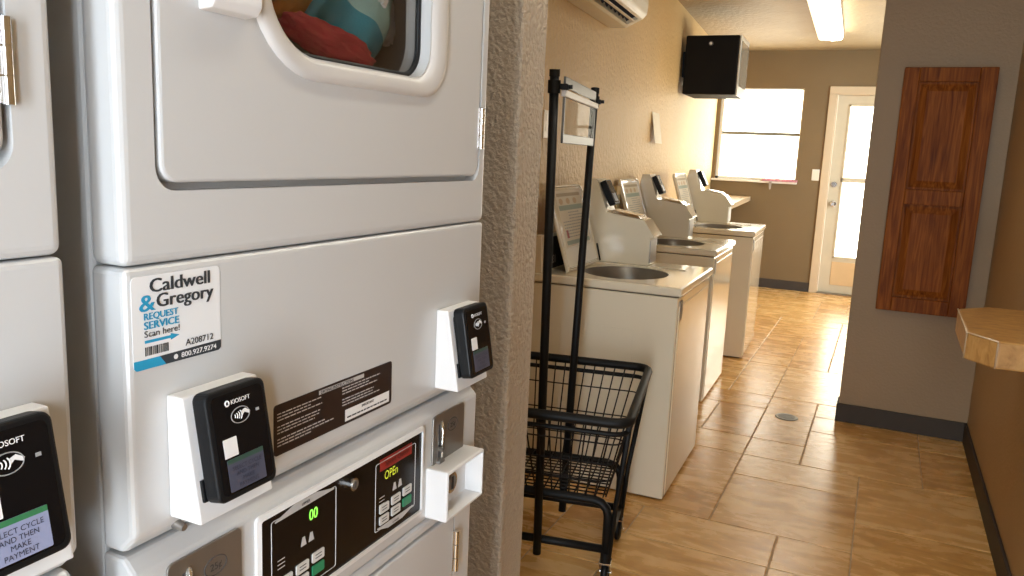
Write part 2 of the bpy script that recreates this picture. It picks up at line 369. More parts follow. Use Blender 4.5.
# window_1
win = MB(); x0, x1, z0, z1 = -1.80, -0.925, 1.185, 2.18
for a in [(x0, x0+0.035, z0, z1), (x1-0.015, x1, z0, z1), (x0, x1, z0, z0+0.03), (x0, x1, z1-0.012, z1)]: win.box(a[0], a[1], YB+0.03, YB+0.10, a[2], a[3], win_m, bev=0.003)
w1 = struct('window_1', win, 'bright back window with white frame beside the left wall')
sash = MB(); sash.box(x0+0.035, x1-0.015, YB+0.045, YB+0.085, 1.678, 1.712, mat('sash_grey', (0.20, 0.19, 0.14), 0.5, var=0.05), bev=0.003); sash.build('sash_rail', w1)
MB().box(x0+0.03, x1-0.01, YB+0.062, YB+0.066, z0+0.025, z1-0.01, clear_glass).build('glass_pane', w1)
MB().box(x0-0.03, x1+0.015, YB-0.055, YB+0.06, z0-0.022, z0, win_m, bev=0.004).build('window_sill', w1)
# window_added (side window added out of sight, lets light onto the left wall)
win = MB()
for a in [(5.9, 5.94, 0.9, 1.9), (8.06, 8.1, 0.9, 1.9), (6.98, 7.02, 0.9, 1.9), (5.9, 8.1, 0.9, 0.94), (5.9, 8.1, 1.86, 1.9)]: win.box(1.62, 1.69, a[0], a[1], a[2], a[3], win_m, bev=0.003)
w2 = struct('window_added', win)
MB().box(1.652, 1.656, 5.92, 8.08, 0.92, 1.88, clear_glass).build('glass_pane', w2)

# door_1: casing and slab with two tall panes
tr = MB()
for a in [(-0.672, -0.595, 0, 2.125), (0.225, 0.30, 0, 2.125), (-0.672, 0.30, 2.126, 2.205)]: tr.box(a[0], a[1], YB-0.022, YB, a[2], a[3], trim_m, bev=0.005)
for a in [(-0.60, -0.588, 0, 2.118), (0.218, 0.23, 0, 2.118), (-0.60, 0.23, 2.1185, 2.13)]: tr.box(a[0], a[1], YB-0.01, YB+0.14, a[2], a[3], trim_m)
struct('trim_1', tr)
dy = YB+0.045
slab = MB().box(-0.585, 0.215, dy, dy+0.045, 0.012, 2.118, door_m, bev=0.003)
hole = MB().box(-0.452, 0.082, dy-0.1, dy+0.2, 1.262, 2.008, door_m).box(-0.452, 0.082, dy-0.1, dy+0.2, 0.412, 1.212, door_m)
d1 = struct('door_1', cut(slab, hole, door_m), 'tan exterior door with tall bright glass panes')
MB().box(-0.46, 0.09, dy+0.02, dy+0.025, 0.40, 2.02, clear_glass).build('glass_pane', d1)
lip = MB()
for a in [(-0.472, -0.452, 0.392, 2.028), (0.082, 0.102, 0.392, 2.028), (-0.472, 0.102, 0.392, 0.412), (-0.472, 0.102, 2.008, 2.028), (-0.472, 0.102, 1.212, 1.262)]: lip.box(a[0], a[1], dy-0.008, dy, a[2], a[3], door_m, bev=0.003)
lip.build('glazing_bead', d1)
MB().box(-0.47, 0.10, dy-0.006, dy, 0.10, 0.355, kick_m, bev=0.003).build('kick_panel', d1)
struct('trim_3', MB().box(-0.60, 0.23, YB-0.01, YB+0.13, 0, 0.012, mat('threshold', (0.30, 0.25, 0.18), 0.4, 0.6, var=0.1)))
kb = MB().cyl((-0.522, dy, 0.977), (-0.522, dy-0.012, 0.977), 0.032, chrome).cyl((-0.522, dy-0.012, 0.977), (-0.522, dy-0.035, 0.977), 0.012, chrome).cyl((-0.522, dy-0.035, 0.977), (-0.522, dy-0.06, 0.977), 0.022, chrome, 0.027).cyl((-0.522, dy-0.06, 0.977), (-0.522, dy-0.068, 0.977), 0.027, chrome, 0.018)
kb.build('door_knob', d1)
MB().cyl((-0.535, dy, 1.185), (-0.535, dy-0.014, 1.185), 0.030, chrome).cyl((-0.535, dy-0.014, 1.185), (-0.535, dy-0.022, 1.185), 0.022, chrome, 0.02).build('deadbolt', d1)

# ================================================================== stacked dryers
# local frame: x outward from the face, y along the face away from the viewer, z up
def make_dryer(label, loc, ds):
    root = thing('stack_dryer', label, 'dryer', loc, 0, 'stacked dryers')
    WY = 0.672
    # cabinet shell
    cut(MB().box(-0.74, -0.044, 0.004, WY-0.004, 0.02, 1.98, enamel, bev=0.004), MB().cyl((-0.66, 0.35, 1.66), (0, 0.35, 1.66), 0.256, enamel, seg=40), enamel).build('cabinet', root)
    # upper front with a hole for the door
    a = MB().box(-0.043, 0, 0, WY, 1.2855, 1.98, enamel, bev=0.009, seg=4)
    b = MB().prism(rrect(0.036, 0.650-ds, 1.350, 1.955, 0.022), 'x', -0.018, 0.05, enamel)
    b2 = MB().prism(rrect(0.170, 0.500, 1.480, 1.783, 0.06, 8), 'x', -0.08, 0.05, enamel)
    cut(cut(a, b, enamel), b2, enamel).build('upper_front_panel', root)
    # door with window hole
    d = MB().prism(rrect(0.0415, 0.643-ds, 1.3575, 1.949, 0.018), 'x', -0.017, 0.0015, enamel, bev=0.003)
    inner = rrect(0.178, 0.492, 1.488, 1.775, (0.06, 0.075, 0.075, 0.04), 10)
    hole = MB().prism(inner, 'x', -0.08, 0.08, enamel)
    door = cut(d, hole, enamel).build('dryer_door', root)
    outer = rrect(0.146, 0.534, 1.4635, 1.805, (0.09, 0.105, 0.105, 0.06), 10)
    cy, cz = 0.35, 1.634
    def lp(t, x): return [(x, o[0]*(1-t)+i[0]*t, o[1]*(1-t)+i[1]*t) for o, i in zip(outer, inner)]
    rim = MB().loft([lp(0, 0), lp(0.04, 0.004), lp(0.13, 0.0072), lp(0.3, 0.0082), lp(0.70, 0.0075), lp(0.88, 0.0045), lp(0.97, -0.001), lp(1.0, -0.016)], rim_pl)
    rim.build('window_rim', door)
    gl = [(-0.016, p[0], p[1]) for p in inner]
    MB().add(gl+[(-0.019, p[1], p[2]) for p in gl], [list(range(len(gl))), list(range(len(gl), 2*len(gl)))[::-1]]+[(k, (k+1) % len(gl), len(gl)+(k+1) % len(gl), len(gl)+k) for k in range(len(gl))], tint_glass).build('door_glass', door)
    gk = MB().tube([(-0.017, p[0], p[1]) for p in rrect(0.181, 0.489, 1.491, 1.772, (0.058, 0.073, 0.073, 0.038), 10)], 0.004, blk, 6, True); gk.build('window_gasket', door)
    # door pull
    h = MB().prism([(0, 1.512), (0.016, 1.514), (0.022, 1.522), (0.022, 1.60), (0, 1.606)], 'y', 0.088, 0.148, white_pl, bev=0.002)
    h2 = MB().cyl((0.034, 0.130, 1.572), (0.006, 0.130, 1.572), 0.036, gap_dk)
    cut(h, h2, white_pl).build('door_pull', door)
    for zz in (1.43, 1.86):
        hg = MB()
        for k in range(3): hg.cyl((0.004, 0.646-ds, zz-0.031+k*0.0207), (0.004, 0.646-ds, zz-0.031+k*0.0207+0.0195), 0.0045, chrome, seg=12)
        hg.box(-0.004, 0.0015, 0.640-ds, 0.652-ds, zz-0.03, zz+0.03, chrome)
        hg.build('hinge', door)
    # drum behind the glass
    dr = MB(); n = 40
    rings = []
    for x, rr in [(-0.045, 0.235), (-0.30, 0.250), (-0.62, 0.250)]: rings.append([(x, cy+0.0+rr*math.cos(2*math.pi*k/n), 1.66+rr*math.sin(2*math.pi*k/n)) for k in range(n)])
    drum_m = mat('drum_steel', (0.30, 0.28, 0.27), 0.4, 0.6, var=0.1)
    dr.loft(rings, drum_m, capb=True)
    dr.build('drum', root)
    # lower shroud of the upper dryer, chamfered underneath
    P = [(-0.043, 1.2845), (0.0, 1.2845), (0.0, 1.036), (-0.017, 1.018), (-0.043, 1.018)]
    MB().prism(P, 'y', 0, WY, enamel, bev=0.006, seg=3).build('shroud', root)
    sc = MB().cyl((-0.006, 0.052, 1.030), (0.006, 0.052, 1.028), 0.0055, steel, 0.0035, seg=12); sc.build('screw', root)
    # service sticker
    st = MB().prism(rrect(0.006, 0.108, 1.1925, 1.2765, 0.005, 4), 'x', 0, 0.0006, paper)
    X = 0.0008; ry = (0, 1, 0); uz = (0, 0, 1)
    st.text('Caldwell', 0.0178, (X, 0.0245, 1.2612), ry, uz, ink_d, bold=0.034, w=0.069)
    st.text('Gregory', 0.0178, (X, 0.0315, 1.2470), ry, uz, ink_d, bold=0.034, w=0.066)
    st.text('&', 0.021, (X, 0.0130, 1.2452), ry, uz, ink_c, bold=0.025, w=0.0165)
    st.text('REQUEST', 0.0088, (X, 0.0175, 1.2372), ry, uz, ink_c, bold=0.036, w=0.0375)
    st.text('SERVICE', 0.0098, (X, 0.0175, 1.2287), ry, uz, ink_c, bold=0.038, w=0.0385)
    st.text('Scan here!', 0.0085, (X, 0.0175, 1.2215), ry, uz, ink_d, bold=0.008, w=0.039)
    st.prism([(0.0185, 1.2186), (0.047, 1.2186), (0.047, 1.2204), (0.0570, 1.2174), (0.047, 1.2142), (0.047, 1.2160), (0.0185, 1.2160)], 'x', 0.0006, 0.0009, ink_c)
    q = random.Random(5); y = 0.0185
    while y < 0.045:
        w = q.choice((0.0006, 0.0006, 0.0012, 0.0018)); st.box(0.0006, 0.0009, y, y+w, 1.2045, 1.2125, ink_d); y += w+q.choice((0.0006, 0.001))
    st.text('A208712', 0.0088, (X, 0.0635, 1.2052), ry, uz, ink_d, bold=0.008, w=0.034)
    st.prism([(0.009, 1.1926), (0.041, 1.1926), (0.034, 1.2015), (0.0062, 1.2015), (0.0062, 1.195)], 'x', 0.0006, 0.0009, ink_c)
    st.prism([(0.041, 1.1926), (0.105, 1.1926), (0.1078, 1.195), (0.1078, 1.2025), (0.034, 1.2015)], 'x', 0.0006, 0.00085, ink_d)
    st.text('800.927.9274', 0.0070, (0.0009, 0.058, 1.1950), ry, uz, ink_w, bold=0.012, w=0.043)
    st.cyl((0.0007, 0.052, 1.1972), (0.0011, 0.052, 1.1972), 0.0024, ink_w, seg=14)
    st.build('service_sticker', root)
    # instruction placard
    pl = MB().prism(rrect(0.183, 0.414, 1.053, 1.112, 0.004, 3), 'x', 0, 0.0008, brown_film)
    pl.box(0.0008, 0.0010, 0.260, 0.350, 1.1045, 1.1095, ink_l)
    pl.text('DRYING INSTRUCTIONS', 0.0056, (0.0011, 0.2625, 1.1052), ry, uz, ink_d, bold=0.01, sx=1.05)
    q = random.Random(9)
    for cx0, cx1, zs in [(0.188, 0.288, 1.101), (0.305, 0.405, 1.101)]:
        z = zs; k = 0
        while z > (1.060 if cx0 < 0.3 else 1.0775):
            gap = k % 4 == 3
            if not gap:
                yy = cx0; end = cx0+(cx1-cx0)*q.uniform(0.55, 1.0)
                while yy < end:
                    w = q.uniform(0.004, 0.011); pl.box(0.0008, 0.0009, yy, min(yy+w, end), z-0.0006, z+0.0006, ink_l); yy += w+0.0016
            z -= 0.0037; k += 1
    pl.box(0.0008, 0.0010, 0.311, 0.408, 1.0565, 1.0715, ink_w)
    pl.text('IMPORTANT', 0.0048, (0.0011, 0.345, 1.0663), ry, uz, ink_d, bold=0.015)
    yy = 0.315
    while yy < 0.400:
        w = q.uniform(0.004, 0.010); pl.box(0.0010, 0.0012, yy, yy+w, 1.0600, 1.0618, ink_d); yy += w+0.0015
    pl.build('instruction_placard', root)
    # card readers on their wedges
    for y0 in (0.040, 0.531):
        wd = MB().prism([(0, 1.043), (0.040, 1.043), (0.0195, 1.163), (0, 1.163)], 'y', y0, y0+0.097, white_pl, bev=0.002).build('reader_wedge', root)
        # reader frame: origin at wedge front, tilted like the wedge slope
        ang = math.atan2(0.040-0.0195, 0.12)
        M = Matrix.Translation((0.0315, y0+0.007, 1.1125)) @ Matrix.Scale(0.95, 4) @ Matrix.Rotation(-ang, 4, 'Y')
        bd = MB().prism(rrect(0, 0.081, -0.055, 0.056, 0.009, 5), 'x', 0.0, 0.019, blk, bev=0.0025, M=M)
        bd.prism(rrect(0.005, 0.076, -0.046, 0.045, 0.006, 5), 'x', -0.006, 0.001, blk, M=M)
        reader = bd.build('card_reader', root)
        rx, ux = (M.to_3x3() @ Vector((0, 1, 0))), (M.to_3x3() @ Vector((0, 0, 1)))
        def at_(x, y, z): return M @ Vector((x, y, z))
        MB().prism(rrect(0.006, 0.075, -0.049, 0.050, 0.006, 5), 'x', 0.0188, 0.0195, blk_gloss, M=M).build('front_glass', reader)
        lg = MB().text('KIOSOFT', 0.0060, at_(0.0197, 0.030, 0.0385), rx, ux, ink_w, bold=0.012, w=0.0245)
        lg.torus(at_(0.0198, 0.0255, 0.0405), M.to_3x3() @ Vector((1, 0, 0)), 0.0024, 0.0008, ink_w, 14, 6)
        # contactless mark: oval with waves and a hand
        lg.tube([at_(0.0197, 0.041+0.0125*math.cos(2*math.pi*k/24), 0.0255+0.0080*math.sin(2*math.pi*k/24)) for k in range(24)], 0.0005, ink_g, 5, True)
        for k in range(4): lg.tube([at_(0.0197, 0.0325+k*0.0021+(0.0016+0.0009*k)*math.cos(t*0.25), 0.0255+(0.0020+0.0010*k)*math.sin(t*0.25)) for t in range(-4, 5)], 0.00055, ink_w, 5)
        lg.prism([(0.0425, 0.0285), (0.048, 0.0305), (0.0545, 0.0265), (0.0525, 0.0240), (0.0465, 0.0268), (0.0435, 0.0240)], 'x', 0.0195, 0.0199, ink_w, M=M)
        lg.box(0.0195, 0.0199, 0.0625, 0.067, 0.0235, 0.0265, ink_g, M=M)
        lg.prism(rrect(0.0135, 0.0315, -0.0125, 0.0065, 0.0008, 2), 'x', 0.0195, 0.0198, ink_w, M=M)
        lg.build('printed_marks', reader)
        s_ = MB().prism(rrect(0.015, 0.0645, -0.047, -0.0145, 0.001, 2), 'x', 0.0195, 0.0199, scr, M=M)
        s_.box(0.0199, 0.02, 0.015, 0.0645, -0.0190, -0.0145, scr_gr, M=M)
        for i, t in enumerate(('SELECT CYCLE', 'AND THEN', 'MAKE', 'PAYMENT')): s_.text(t, 0.0058, at_(0.0200, 0.040, -0.0265-i*0.0061), rx, ux, scr_tx, 'CENTER', 0.0)
        s_.build('display', reader)
        MB().box(-0.010, 0.0, -0.001, 0.004, -0.052, -0.030, blk, M=M).build('side_latch', reader)
    # lower control housing
    LP = [(-0.043, 1.014), (-0.016, 1.014), (0.0, 0.998), (0.0, 0.842), (-0.006, 0.836), (-0.043, 0.836)]
    MB().prism(LP, 'y', 0, WY, enamel, bev=0.004, seg=2).build('control_housing', root)
    fr = MB(); o_ = rrect(0.152, 0.501, 0.858, 0.994, 0.006, 4); i_ = rrect(0.158, 0.495, 0.864, 0.988, 0.003, 4)
    fr.loft([[(x, p[0], p[1]) for p in l] for l, x in ((o_, 0), (o_, 0.0035), (i_, 0.005), (i_, 0.0015))], white_pl, smooth=False)
    fr.build('panel_frame', root)
    cp = MB().box(-0.002, 0.0018, 0.157, 0.496, 0.863, 0.989, pan_blk)
    def half(y0, y1, z0, z1, upper):
        n = []
        line = MB()
        cp.tube([(0.0021, a, b) for a, b in rrect(y0, y1, z0, z1, 0.003, 3)], 0.0006, ink_l, 4, True)
        ym = (y0+y1)/2
        if upper:
            cp.prism([(y0+0.006, z1-0.002), (ym-0.02, z1+0.0065), (ym+0.02, z1+0.0065), (y1-0.004, z1-0.001), (y1-0.004, z1-0.0025), (y0+0.006, z1-0.0035)], 'x', 0.0018, 0.0024, ink_l)
            cp.text('UPPER', 0.0052, (0.0026, ym, z1-0.0002), ry, uz, ink_d, 'CENTER', 0.02)
        else:
            cp.prism([(y0+0.006, z0+0.002), (ym-0.018, z0-0.0055), (ym+0.018, z0-0.0055), (y1-0.004, z0+0.001), (y1-0.004, z0+0.0025), (y0+0.006, z0+0.0035)], 'x', 0.0018, 0.0024, ink_l)
            cp.text('LOWER', 0.0045, (0.0026, ym, z0-0.0035), ry, uz, ink_d, 'CENTER', 0.02)
            cp.prism([(y0+0.010, z1-0.013), (y1-0.010, z1-0.013), (y1-0.010, z1+0.004), (y0+0.010, z1+0.004)], 'x', 0.0018, 0.0021, ink_r)
            cp.text('Speed Queen', 0.0105, (0.0023, ym+0.002, z1-0.008), ry, uz, mat('ink_maroon', (0.10, 0.008, 0.006), 0.4, var=0.01), 'CENTER', 0.02, 1.05)
        for k in range(2): cp.prism([(ym-0.008+k*0.014, z1-0.052), (ym+0.002+k*0.014, z1-0.052), (ym-0.001+k*0.014, z1-0.041), (ym-0.005+k*0.014, z1-0.041)], 'x', 0.0018, 0.0021, ink_l)
        for k in range(3): cp.box(0.0018, 0.0021, y0+0.010, y0+0.022, z1-0.062+k*0.005, z1-0.061+k*0.005, ink_l)
    half(0.176, 0.292, 0.872, 0.979, True)
    half(0.378, 0.478, 0.878, 0.975, False)
    cp.build('control_panel', root)
    ld = MB().text('00', 0.020, (0.0024, 0.240, 0.954), ry, uz, led_g, bold=0.02, sx=0.8); ld.build('digital_display', root)
    ld = MB().text('OPEn', 0.018, (0.0024, 0.398, 0.947), ry, uz, led_y, bold=0.0, sx=0.8); ld.build('digital_display', root)
    for y0, z0, n3 in ((0.188, 0.876, 3), (0.388, 0.884, 3)):
        for i in range(3):
            for j in range(2):
                g = (i == 2 and j == 0)
                bt = MB().prism(rrect(y0+i*0.029, y0+i*0.029+0.022, z0+j*0.0165+0.002*i, z0+j*0.0165+0.0125+0.002*i, 0.0015, 2), 'x', 0.0018, 0.0034, ink_gr if g else mat('button_grey', (0.60, 0.60, 0.58), 0.4, var=0.02))
                if not g:
                    for l in range(2): bt.box(0.0034, 0.0036, y0+i*0.029+0.005, y0+i*0.029+0.017, z0+j*0.0165+0.004+l*0.004+0.002*i, z0+j*0.0165+0.0052+l*0.004+0.002*i, ink_d)
                b_ = bt.build('button', root)
                if g: b_['label'] = 'green start button'
    lk = MB().cyl((0.0015, 0.320, 0.972), (0.010, 0.320, 0.972), 0.0085, chrome).cyl((0.010, 0.320, 0.972), (0.0115, 0.320, 0.972), 0.0062, steel).box(0.0112, 0.012, 0.3194, 0.3206, 0.968, 0.976, gap_dk); lk.build('key_lock', root)
    # coin slide plates
    for y0, y1, z0, z1, ys in ((0.033, 0.130, 0.885, 0.9955, 0.055), (0.527, 0.624, 0.900, 0.9985, 0.548)):
        cpz = MB().prism(rrect(y0, y1, z0, z1, 0.007, 4), 'x', 0, 0.003, steel, bev=0.001)
        cpz.box(0.003, 0.0033, ys-0.0045, ys-0.001, z0+0.012, z1-0.016, gap_dk)
        cpz.tube([(0.003, ys+0.0015, z0+0.01), (0.006, ys+0.0015, z0+0.03), (0.006, ys+0.003, z1-0.03), (0.003, ys+0.004, z1-0.012)], 0.0022, chrome, 8)
        cpz.tube([(0.0031, ys+0.038+0.015*math.cos(2*math.pi*k/22), z1-0.027+0.010*math.sin(2*math.pi*k/22)) for k in range(22)], 0.0006, gap_dk, 5, True)
        cpz.text('25\u00a2', 0.011, (0.0032, ys+0.038, z1-0.031), ry, uz, gap_dk, 'CENTER', 0.01)
        o = cpz.build('coin_plate', root)
        if ys > 0.5: MB().cyl((0.003, ys-0.004, 0.944), (0.014, ys-0.006, 0.944), 0.0035, steel).cyl((0.003, ys-0.002, 0.922), (0.009, ys-0.002, 0.922), 0.008, steel).build('coin_slide', o)
    # coin vault guard: open-fronted box with a lock inside
    cbx = MB().prism([(0.514, 0.842), (0.634, 0.842), (0.634, 0.922), (0.514, 0.922)], 'x', -0.002, 0.037, white_pl, bev=0.003)
    hol = MB().box(0.006, 0.08, 0.5185, 0.6295, 0.8465, 0.9175, white_pl)
    cb = cut(cbx, hol, white_pl).build('coin_vault_guard', root)
    MB().cyl((0.006, 0.566, 0.884), (0.016, 0.566, 0.884), 0.017, chrome).cyl((0.016, 0.566, 0.884), (0.0175, 0.566, 0.884), 0.012, steel).box(0.0172, 0.0182, 0.563, 0.569, 0.874, 0.894, gap_dk).build('vault_lock', cb)
    # lower dryer front and door
    a = MB().box(-0.043, -0.002, 0, WY, 0.03, 0.834, enamel, bev=0.008, seg=3)
    b = MB().prism(rrect(0.036, 0.612, 0.12, 0.818, 0.012), 'x', -0.016, 0.05, enamel)
    cut(a, b, enamel).build('lower_front_panel', root)
    d = MB().prism(rrect(0.041, 0.607, 0.125, 0.812, 0.010), 'x', -0.015, 0.0, enamel, bev=0.003).build('lower_door', root)
    hg = MB()
    for k in range(3): hg.cyl((0.004, 0.610, 0.71+k*0.024), (0.004, 0.610, 0.7325+k*0.024), 0.0045, chrome, seg=12)
    hg.box(-0.003, 0.001, 0.604, 0.616, 0.71, 0.78, chrome); hg.build('hinge', d)
    MB().box(-0.70, -0.05, 0.03, WY-0.03, 0, 0.03, blk).build('plinth', root)
    return root
dryer = make_dryer('white stacked dryer with a full view of its front, service sticker and red laundry', (-0.582, 0.472, 0), 0)
d2 = make_dryer('white stacked dryer at the left picture edge, only its far end showing', (-0.582, 0.472-0.725, 0.017), 0.014)
for o in [q for q in bpy.data.objects if q.parent == d2 and q.name.split('.')[0] in ('card_reader', 'reader_wedge')]: o.location = (0.001, 0.010, 0.012)
# the neighbour's reader display is lit, and it stands on a low pad
for o in [q for q in bpy.data.objects if q.parent and q.parent.parent == d2 and q.name.startswith('display')]:
    o.data = o.data.copy()
    for i, m in enumerate(o.data.materials):
        if m == scr: o.data.materials[i] = scr_on
        if m == scr_gr: o.data.materials[i] = scr_gr_on
struct('trim_2', MB().box(-1.33, -0.60, -0.27, 0.43, 0, 0.017, gap_dk))

# laundry in the drum of the middle dryer
def cloth_lump(name, label, c, sx, sy, sz, rot, m, seed, stripe=None):
    bm = bmesh.new(); bmesh.ops.create_icosphere(bm, subdivisions=5, radius=1)
    off = Vector((seed*3.1, seed*1.7, seed*0.9))
    for v in bm.verts:
        d = v.co.normalized(); q = noise.fractal(d*1.6+off, 1.0, 2.0, 4)
        ridge = abs(noise.noise(d*2.6+off*2))
        v.co = d*(1+0.30*q+0.25*(0.4-ridge))
    M = Matrix.Rotation(rot[0], 4, 'X') @ Matrix.Rotation(rot[1], 4, 'Y') @ Matrix.Rotation(rot[2], 4, 'Z') @ Matrix.Diagonal((sx, sy, sz, 1))
    k = MB(); k.addbm(bm, m, True, M)
    o = k.build(name, loc=c); tag(o, label, 'laundry', 'clothes in the dryer'); return o
fab = lambda n, c: mat(n, c, 0.85, var=0.12, vscale=30, bump=0.2, bscale=500)
cloth_lump('red_shirt', 'crumpled red garment at the bottom of the dryer window', (-0.630, 0.812, 1.517), 0.010, 0.080, 0.021, (R(-8), 0, 0), fab('cloth_red', (0.42, 0.03, 0.045)), 1)
cloth_lump('orange_towel', 'crumpled orange cloth above the red one in the dryer window', (-0.690, 0.785, 1.578), 0.013, 0.085, 0.036, (R(25), 0, 0), fab('cloth_orange', (0.62, 0.22, 0.03)), 2)
cloth_lump('grey_towel', 'pale grey towel at the right side of the dryer window', (-0.678, 0.990, 1.588), 0.010, 0.024, 0.045, (R(20), 0, 0), fab('cloth_grey', (0.52, 0.49, 0.46)), 3)
tp = MB()
n = 14; teal = fab('cloth_teal', (0.02, 0.24, 0.33)); pale = fab('cloth_pale_teal', (0.30, 0.50, 0.48))
V = []; Fc = []
for i in range(n+1):
    for j in range(n+1):
        a, b = i/n-0.5, j/n-0.5
        V.append((0.010*math.sin(a*7)+0.008*math.cos(b*6)+0.008*noise.noise(Vector((a*5, b*5, 3))), a*0.125, b*0.15))
for i in range(n):
    for j in range(n): Fc.append((i*(n+1)+j, (i+1)*(n+1)+j, (i+1)*(n+1)+j+1, i*(n+1)+j+1))
back = [(x-0.014, y, z) for x, y, z in V]; k0 = len(V)
F2 = [tuple(k0+q for q in f[::-1]) for f in Fc]
rimf = []
edge = [i*(n+1) for i in range(n+1)]+[n*(n+1)+j for j in range(1, n+1)]+[i*(n+1)+n for i in range(n-1, -1, -1)]+[j for j in range(n-1, 0, -1)]
for a, b in zip(edge, edge[1:]+edge[:1]): rimf.append((a, b, k0+b, k0+a))
tp.add(V+back, [f for i, f in enumerate(Fc) if i % n < 6]+F2+rimf, teal, True)
tp.add(V, [f for i, f in enumerate(Fc) if i % n >= 6], pale, True)
for k in range(5): tp.prism([(-0.030+k*0.012, 0.018), (-0.022+k*0.012, 0.018), (-0.022+k*0.012, 0.030+0.006*(k % 2)), (-0.030+k*0.012, 0.030)], 'x', 0.012, 0.0185, ink_w)
o = tp.build('teal_bag', loc=(-0.645, 0.893, 1.575), rot=(R(-32), 0, 0)); tag(o, 'teal drawstring laundry bag with pale band in the dryer window', 'laundry', 'clothes in the dryer')

# ================================================================== washers
def make_washer():
    root = thing('washer', 'nearest white top-load washer with its lid raised, behind the wire cart', 'washer', (-0.70, 3.09, 0), R(1.5))
    D, WY = 0.62, 0.70        # depth (x from 0 back to -D), width along y
    body = MB().box(-D, 0, 0, WY, 0.008, 0.852, enamel_w, bev=0.006, seg=3)
    body = cut(body, MB().prism([(-0.30+0.185*math.cos(2*math.pi*k/40), 0.305+0.205*math.sin(2*math.pi*k/40)) for k in range(40)], 'z', 0.5, 1.0, enamel_w), enamel_w)
    body.build('cabinet', root)
    sp = MB()      # raised outline of the side panel
    for a in [(-0.48, -0.17, 0.70, 0.702), (-0.48, -0.478, 0.10, 0.70), (-0.172, -0.17, 0.10, 0.70)]: sp.box(a[0], a[1], -0.0015, 0.001, a[2], a[3], enamel_w)
    sp.build('side_panel', root)
    MB().box(-D+0.02, -0.02, 0.02, WY-0.02, 0, 0.010, blk).build('kick_base', root)
    MB().box(-0.001, 0.003, 0.03, WY-0.03, 0.02, 0.815, front_gl, bev=0.002).build('front_panel', root)
    MB().box(0.0, 0.004, 0.035, 0.085, 0.755, 0.835, mat('grey_tag', (0.30, 0.28, 0.25), 0.5, var=0.2, vscale=60)).build('data_tag', root)
    # deck with oval tub opening
    dk = MB().box(-D, 0.012, -0.006, WY+0.006, 0.857, 0.893, enamel_w, bev=0.008, seg=3)
    el = MB().prism([(-0.30+0.185*math.cos(2*math.pi*k/40), 0.305+0.205*math.sin(2*math.pi*k/40)) for k in range(40)], 'z', 0.8, 1.0, enamel_w)
    rc = MB().prism(rrect(-0.505, -0.075, 0.065, 0.53, 0.03), 'z', 0.889, 0.95, enamel_w)
    k = cut(dk, rc, enamel_w); k = cut(k, el, enamel_w); k.build('deck', root)
    body_cut = None
    tub_m = mat('tub_steel', (0.22, 0.20, 0.17), 0.35, 0.5, var=0.1)
    tb = MB(); n = 40
    lp = lambda s, z: [(-0.30+0.185*s*math.cos(2*math.pi*k/n), 0.305+0.205*s*math.sin(2*math.pi*k/n), z) for k in range(n)]
    tb.loft([lp(0.995, 0.886), lp(0.985, 0.876), lp(0.95, 0.868), lp(0.95, 0.80), lp(0.94, 0.55)], tub_m, capb=True); tb.build('tub_ring', root)
    # rear console, low part with black control panel
    MB().prism([(-D, 0.893), (-0.580, 0.893), (-0.590, 1.052), (-D, 1.052)], 'y', 0.0, 0.53, enamel_w, bev=0.004).build('console', root)
    cpn = MB().prism([(-0.5775, 0.902), (-0.582, 0.902), (-0.5905, 1.038), (-0.586, 1.038)], 'y', 0.06, 0.42, blk)
    cpn.text('331', 0.05, (-0.5785, 0.10, 0.925), (0, 1, 0), (-0.062, 0, 1), ink_g, bold=0.01, sx=0.8, lift=0.002)
    for q in range(4): cpn.box(-0.582, -0.5775, 0.27+q*0.03, 0.29+q*0.03, 0.92, 0.935, ink_g)
    cpn.build('control_panel', root)
    # raised lid, hinged in front of the console and leaning back on it
    ang = math.atan2(0.115, 0.36)
    M = Matrix.Translation((-0.494, 0.10, 0.896)) @ Matrix.Rotation(-ang, 4, 'Y')
    ld = MB().prism(rrect(0, 0.425, 0, 0.378, (0.035, 0.035, 0.004, 0.004), 5), 'x', -0.016, 0.0, enamel_w, bev=0.004, M=M)
    fr = [(0.0005, p[0], p[1]) for p in rrect(0.008, 0.417, 0.012, 0.370, (0.028, 0.028, 0.004, 0.004), 5)]
    ld.tube([M @ Vector(p) for p in fr], 0.004, enamel_w, 6, True)
    lid = ld.build('lid', root)
    lb = MB().prism(rrect(0.05, 0.375, 0.10, 0.352, 0.006, 3), 'x', 0.0, 0.001, lid_paper, M=M)
    T = lambda y, z: M @ Vector((0.0014, y, z)); ry = Vector((0, 1, 0)); uz = M.to_3x3() @ Vector((0, 0, 1))
    lb.box(0.001, 0.0013, 0.06, 0.365, 0.263, 0.285, ink_sage, M=M); lb.box(0.001, 0.0013, 0.06, 0.365, 0.11, 0.128, ink_sage, M=M)
    lb.box(0.001, 0.0013, 0.06, 0.365, 0.325, 0.340, mat('ink_tan', (0.40, 0.33, 0.22), 0.5, var=0.02), M=M)
    for q in range(3): lb.prism([(0.10+q*0.09+0.024*math.cos(2*math.pi*k/16), 0.303+0.014*math.sin(2*math.pi*k/16)) for k in range(16)], 'x', 0.001, 0.0013, mat('ink_tan2', (0.55, 0.40, 0.24), 0.5, var=0.02), M=M)
    q_ = random.Random(4)
    for i in range(9):
        y = 0.075 if i > 2 else 0.16; e = q_.uniform(0.28, 0.355)
        while y < e: w = q_.uniform(0.012, 0.03); lb.box(0.001, 0.0013, y, min(e, y+w), 0.250-i*0.0135, 0.254-i*0.0135, ink_g, M=M); y += w+0.006
    lb.box(0.001, 0.0014, 0.08, 0.105, 0.14, 0.175, ink_r, M=M)
    lb.build('lid_label', lid)
